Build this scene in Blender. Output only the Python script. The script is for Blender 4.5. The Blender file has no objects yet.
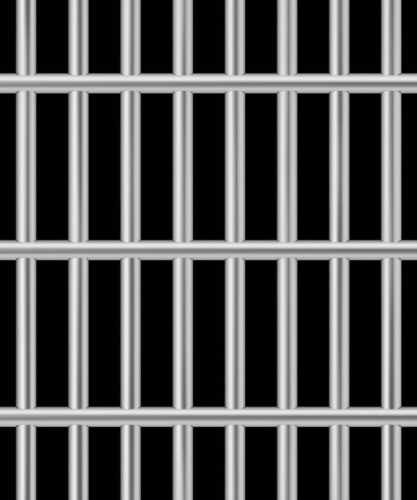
import bpy, bmesh, math
from mathutils import Vector, Matrix
C = bpy.data.collections.new('cell_front'); bpy.context.scene.collection.children.link(C)
S = bpy.context.scene
PX = 0.001225                    # metres per photo pixel (a bar is 25 mm wide)
R = 10.17*PX
def wx(px): return (px-208.5)*PX
def wz(py): return (250-py)*PX
BAR_X = [26.0, 78.35, 130.5, 182.7, 234.9, 287.1, 339.2, 391.2]
RAIL_Y = [83.3, 250.1, 416.8]
def lin(v):
    v /= 255; return v/12.92 if v < .04045 else ((v+.055)/1.055)**2.4

# ---------------------------------------------------------------- materials
def metal(name, vary):
    m = bpy.data.materials.new(name); m.use_nodes = True
    n, l = m.node_tree.nodes, m.node_tree.links
    b = n['Principled BSDF']
    b.inputs['Base Color'].default_value = (.90, .90, .905, 1)
    b.inputs['Metallic'].default_value = 1
    tc = n.new('ShaderNodeTexCoord')
    at = n.new('ShaderNodeAttribute'); at.attribute_name = 'polish'
    # faint smudges and drawn grain on top of the per-length polish
    mp = n.new('ShaderNodeMapping'); mp.inputs['Scale'].default_value = vary
    l.new(tc.outputs['Object'], mp.inputs['Vector'])
    no = n.new('ShaderNodeTexNoise'); no.inputs['Scale'].default_value = 1; no.inputs['Detail'].default_value = 3
    l.new(mp.outputs['Vector'], no.inputs['Vector'])
    ma = n.new('ShaderNodeMapRange'); ma.inputs['From Min'].default_value = .3; ma.inputs['From Max'].default_value = .7
    ma.inputs['To Min'].default_value = -.015; ma.inputs['To Max'].default_value = .015
    l.new(no.outputs['Fac'], ma.inputs['Value'])
    ad = n.new('ShaderNodeMath'); ad.operation = 'ADD'; ad.use_clamp = True
    l.new(at.outputs['Fac'], ad.inputs[0]); l.new(ma.outputs['Result'], ad.inputs[1])
    l.new(ad.outputs[0], b.inputs['Roughness'])
    # where duller, less metallic and a paler base, to lighten the reflected bands
    mm = n.new('ShaderNodeMapRange'); mm.inputs['From Min'].default_value = .15; mm.inputs['From Max'].default_value = .25
    mm.inputs['To Min'].default_value = 1; mm.inputs['To Max'].default_value = .8
    l.new(at.outputs['Fac'], mm.inputs['Value']); l.new(mm.outputs['Result'], b.inputs['Metallic'])
    mc = n.new('ShaderNodeMapRange'); mc.inputs['From Min'].default_value = .15; mc.inputs['From Max'].default_value = .25
    mc.inputs['To Min'].default_value = .84; mc.inputs['To Max'].default_value = .98  # paler base where duller: highlight brightness put into the colour
    co_ = n.new('ShaderNodeCombineColor')
    l.new(at.outputs['Fac'], mc.inputs['Value'])
    for k in range(3): l.new(mc.outputs['Result'], co_.inputs[k])
    l.new(co_.outputs[0], b.inputs['Base Color'])
    return m
M_bar = metal('brushed_steel_bar', (60, 60, 9))
M_rail = metal('brushed_steel_rail', (9, 60, 60))
mb = bpy.data.materials.new('matte_black'); mb.use_nodes = True
b = mb.node_tree.nodes['Principled BSDF']
nz = mb.node_tree.nodes.new('ShaderNodeTexNoise'); nz.inputs['Scale'].default_value = 40
cr = mb.node_tree.nodes.new('ShaderNodeValToRGB')
cr.color_ramp.elements[0].color = (.00002, .00002, .00002, 1); cr.color_ramp.elements[1].color = (.00006, .00006, .00006, 1)
mb.node_tree.links.new(nz.outputs['Fac'], cr.inputs['Fac']); mb.node_tree.links.new(cr.outputs['Color'], b.inputs['Base Color'])
b.inputs['Specular IOR Level'].default_value = 0; b.inputs['Roughness'].default_value = 1

# ---------------------------------------------------------------- geometry
def link(name, me, mat, parent):
    o = bpy.data.objects.new(name, me); C.objects.link(o)
    me.materials.append(mat)
    if parent: o.parent = parent
    return o
def sweep(name, secs, axis, rough):
    """secs: list of (t, [(a, d), ...]) rings along the axis; a across, d towards the viewer (-y)."""
    me = bpy.data.meshes.new(name); bm = bmesh.new()
    lay = bm.verts.layers.float.new('polish'); rings = []
    for t, ring in secs:
        vs = []
        for a, d in ring:
            v = bm.verts.new((a, -d, t) if axis == 'z' else (t, -d, a)); v[lay] = rough(t); vs.append(v)
        rings.append(vs)
    N = len(rings[0])
    for i in range(len(rings)-1):
        for k in range(N):
            bm.faces.new((rings[i][k], rings[i][(k+1) % N], rings[i+1][(k+1) % N], rings[i+1][k]))
    bm.faces.new(rings[0]); bm.faces.new(rings[-1])
    bmesh.ops.recalc_face_normals(bm, faces=bm.faces)
    for f in bm.faces: f.smooth = len(f.verts) == 4
    bm.to_mesh(me); bm.free(); return me
NSEG = 192
KB, KR, NB = .62, .96, 2.15
def ring(r, k, n, s=1.0):
    out = []
    for i in range(NSEG):
        a = 2*math.pi*i/NSEG; c, q = math.cos(a), math.sin(a)
        f = (abs(c)**n+abs(q)**n)**(-1/n)
        out.append((r*s*c*f, r*s*k*q*f))
    return out
# added to narrow the dark reflected strip: a soft crown, more marked in some lengths than in others, runs down the front
CROWN = []; _z = 0
for _i in range(401):
    _x = -1+_i*.005
    _z -= math.tanh((_x-.15)/.09)*math.exp(-((_x-.15)/.32)**2)*.005
    CROWN.append(_z)
def crown(x):
    f = max(0, min(399.999, (x+1)*200)); i = int(f); return CROWN[i]+(CROWN[i+1]-CROWN[i])*(f-i)
def crowned(rg, w):
    return [(a, d+(R*w*CR*crown(a/R)*min(1, d/(R*.2)) if d > 0 else 0)) for a, d in rg]
CR = .072
def interp(tab, x):
    if x <= tab[0][0]: return tab[0][1]
    for (a, u), (b_, v) in zip(tab, tab[1:]):
        if x <= b_:
            s = (x-a)/(b_-a); s = s*s*(3-2*s); return u+(v-u)*s
    return tab[-1][1]
# grey of the dark reflection along each bar (photo row, value): how dull the finish is there
Y = [0, 72, 94, 168, 240, 262, 335, 405, 429, 500]
DULL = [
 [98, 138, 145, 142, 132, 112, 108, 104, 102, 98],
 [115, 113, 112, 120, 150, 130, 118, 106, 102, 96],
 [132, 128, 124, 140, 128, 112, 114, 104, 106, 114],
 [166, 138, 132, 150, 156, 146, 138, 116, 128, 166],
 [130, 128, 138, 150, 142, 134, 132, 128, 128, 134],
 [156, 156, 158, 150, 172, 152, 142, 134, 138, 148],
 [128, 118, 116, 138, 112, 120, 132, 148, 140, 160],
 [134, 146, 152, 158, 166, 152, 122, 106, 112, 116]]
def dull2rough(v): return max(.10, min(.5, .145+(v-98)*.0014))
def bar(root, px, tab, name='bar'):
    x0 = wx(px)
    ts = []
    z = wz(640); top = wz(-140)
    while z < top: ts.append(z); z += 6*PX
    ts.append(top)
    ts = sorted(set(round(t, 6) for t in ts))
    secs = []
    for t in ts:
        rg = crowned(ring(R, KB, NB), max(-.25, min(1.3, (interp(tab, 250-t/PX)-108)/44)))
        tw = math.radians(1.5)*math.sin(t*9+px*.37)*math.cos(t*4.3+px)      # slight twist added to shift the reflected strip along a bar
        c, q = math.cos(tw), math.sin(tw)
        secs.append((t, [(a*c-d*q, a*q+d*c) for a, d in rg]))
    rough = lambda t: dull2rough(interp(tab, 250-t/PX))
    me = sweep(name, secs, 'z', rough)
    o = link(name, me, M_bar, root); o.location.x = x0
    return o
def rail(root, py):
    X0, X1 = wx(-62), wx(479)
    secs = []; n = 90
    for i in range(n+1): secs.append((X0+(X1-X0)*i/n, ring(R, KR, 2)))
    o = link('rail', sweep('rail', secs, 'x', lambda t: .19), M_rail, root); o.location.z = wz(py)
    return o
g = bpy.data.objects.new('cell_grille', None); C.objects.link(g)
g.empty_display_size = .1
g['label'] = 'polished steel jail grille of eight upright bars crossed by three horizontal rails'
g['category'] = 'prison bars'
for px, row in zip(BAR_X, DULL): bar(g, px, list(zip(Y, row)))
for py in RAIL_Y: rail(g, py)

# black sheet added for the empty background; nothing stands behind the grille
me = bpy.data.meshes.new('backdrop'); bm = bmesh.new(); bmesh.ops.create_cube(bm, size=1)
bmesh.ops.scale(bm, vec=(9, .02, 7), verts=bm.verts); bm.to_mesh(me); bm.free()
o = link('backdrop', me, mb, None); o.location = (0, 3, 0); o['kind'] = 'structure'

# ---------------------------------------------------------------- lamp panels added for the bands reflected in the metal
def ang(x, k, n=2):
    a = abs(x)
    return math.copysign(math.degrees(2*math.atan(k*a**(n-1)*(1-a**n)**(1/n-1))), x)
# (position across the section -1..1, grey seen there)
PV = [(-.98, 80), (-.86, 130), (-.72, 184), (-.57, 218), (-.46, 241), (-.34, 241), (-.25, 216), (-.15, 168), (-.06, 124), (.04, 98),
      (.15, 90), (.24, 100), (.32, 134), (.42, 182), (.5, 201), (.7, 203), (.84, 184), (.95, 155)]
PH = [(-.97, 140), (-.88, 176), (-.64, 203), (-.5, 200), (-.42, 186), (-.34, 160), (-.24, 134), (-.15, 120), (-.07, 122), (.02, 134), (.14, 172),
      (.28, 222), (.40, 241), (.5, 241), (.6, 226), (.74, 196), (.88, 145), (.97, 90)]
EV = [(ang(x, KB, NB), lin(v)/.84) for x, v in PV]
EH = [(ang(x, KR), lin(v)/.9) for x, v in PH]
GAIN = 1.0
def added_panel(name, p0, p1, half, prof, vert):
    """added lamp panel between two corner points (x, y) for vert or (z, y) otherwise, facing the grille; its emission grades
    across to draw the light and dark bands reflected in the metal"""
    L = bpy.data.lights.new(name, 'AREA'); L.shape = 'RECTANGLE'
    V = (lambda q: Vector((q[0], q[1], 0))) if vert else (lambda q: Vector((0, q[1], q[0])))
    a, b_ = V(p0), V(p1); p = (a+b_)/2
    X = (b_-a).normalized(); U = Vector((0, 0, 1)) if vert else Vector((1, 0, 0))
    Z = X.cross(U)
    if Z.dot(p) < 0: X = -X; Z = -Z
    o = bpy.data.objects.new(name, L); C.objects.link(o)
    o.matrix_world = Matrix.Translation(p) @ Matrix((X, Z.cross(X), Z)).transposed().to_4x4()
    L.size, L.size_y = (b_-a).length, 2*half
    A = L.size*L.size_y
    L.energy = A*math.pi*GAIN
    L.use_nodes = True; n, l = L.node_tree.nodes, L.node_tree.links
    em = n['Emission']; ge = n.new('ShaderNodeNewGeometry'); sp = n.new('ShaderNodeSeparateXYZ')
    l.new(ge.outputs['Position'], sp.inputs[0])
    ng = n.new('ShaderNodeMath'); ng.operation = 'MULTIPLY'; ng.inputs[1].default_value = -1; l.new(sp.outputs['Y'], ng.inputs[0])
    at = n.new('ShaderNodeMath'); at.operation = 'ARCTAN2'
    l.new(sp.outputs['X' if vert else 'Z'], at.inputs[0]); l.new(ng.outputs[0], at.inputs[1])
    mr = n.new('ShaderNodeMapRange'); mr.inputs['From Min'].default_value = -math.pi; mr.inputs['From Max'].default_value = math.pi
    l.new(at.outputs[0], mr.inputs['Value'])
    cr = n.new('ShaderNodeValToRGB'); e = cr.color_ramp.elements; cr.color_ramp.interpolation = 'LINEAR'
    pts = [(0, prof[0][1]*.3)]+[(.5+d/360, v) for d, v in prof]+[(1, prof[-1][1])]
    e[0].position = 0; e[1].position = 1
    e[0].color = (pts[0][1],)*3+(1,); e[1].color = (pts[-1][1],)*3+(1,)
    for q, v in pts[1:-1]:
        el = e.new(q); el.color = (v, v, v, 1)
    l.new(mr.outputs[0], cr.inputs['Fac']); l.new(cr.outputs['Color'], em.inputs['Color'])
    return o
HV = 1.25
XF, YF = 3.3, -5.6
added_panel('added_panel_front', (-XF, YF), (XF, YF), HV, EV, True)
for q in (-1, 1):
    added_panel('added_panel_side', (q*XF, YF), (q*XF, 1.6), 1.1, EV, True)
    added_panel('added_panel_rim', (q*XF, 1.6), (q*1.5, 2.7), .9, EV, True)
    nm = 'added_panel_overhead' if q > 0 else 'added_panel_low'
    added_panel(nm, (q*HV, YF), (q*3.0, -4.6), 1.3, EH, False)
    added_panel(nm, (q*3.0, -4.6), (q*3.0, 1.6), 1.3, EH, False)
    added_panel(nm, (q*3.0, 1.6), (q*1.5, 2.7), 1.3, EH, False)

W = bpy.data.worlds.new('World'); S.world = W; W.use_nodes = True
W.node_tree.nodes['Background'].inputs[0].default_value = (0, 0, 0, 1)
W.node_tree.nodes['Background'].inputs[1].default_value = 0

cam = bpy.data.cameras.new('camera'); co = bpy.data.objects.new('camera', cam); C.objects.link(co)
co.location = (0, -5, 0); co.rotation_euler = (math.pi/2, 0, 0)
cam.sensor_fit = 'VERTICAL'; cam.sensor_height = 24; cam.lens = 24*(5-KB*R*.3)/(500*PX); cam.clip_end = 100
S.camera = co
S.view_settings.view_transform = 'Standard'; S.view_settings.look = 'None'
S.render.engine = 'CYCLES'
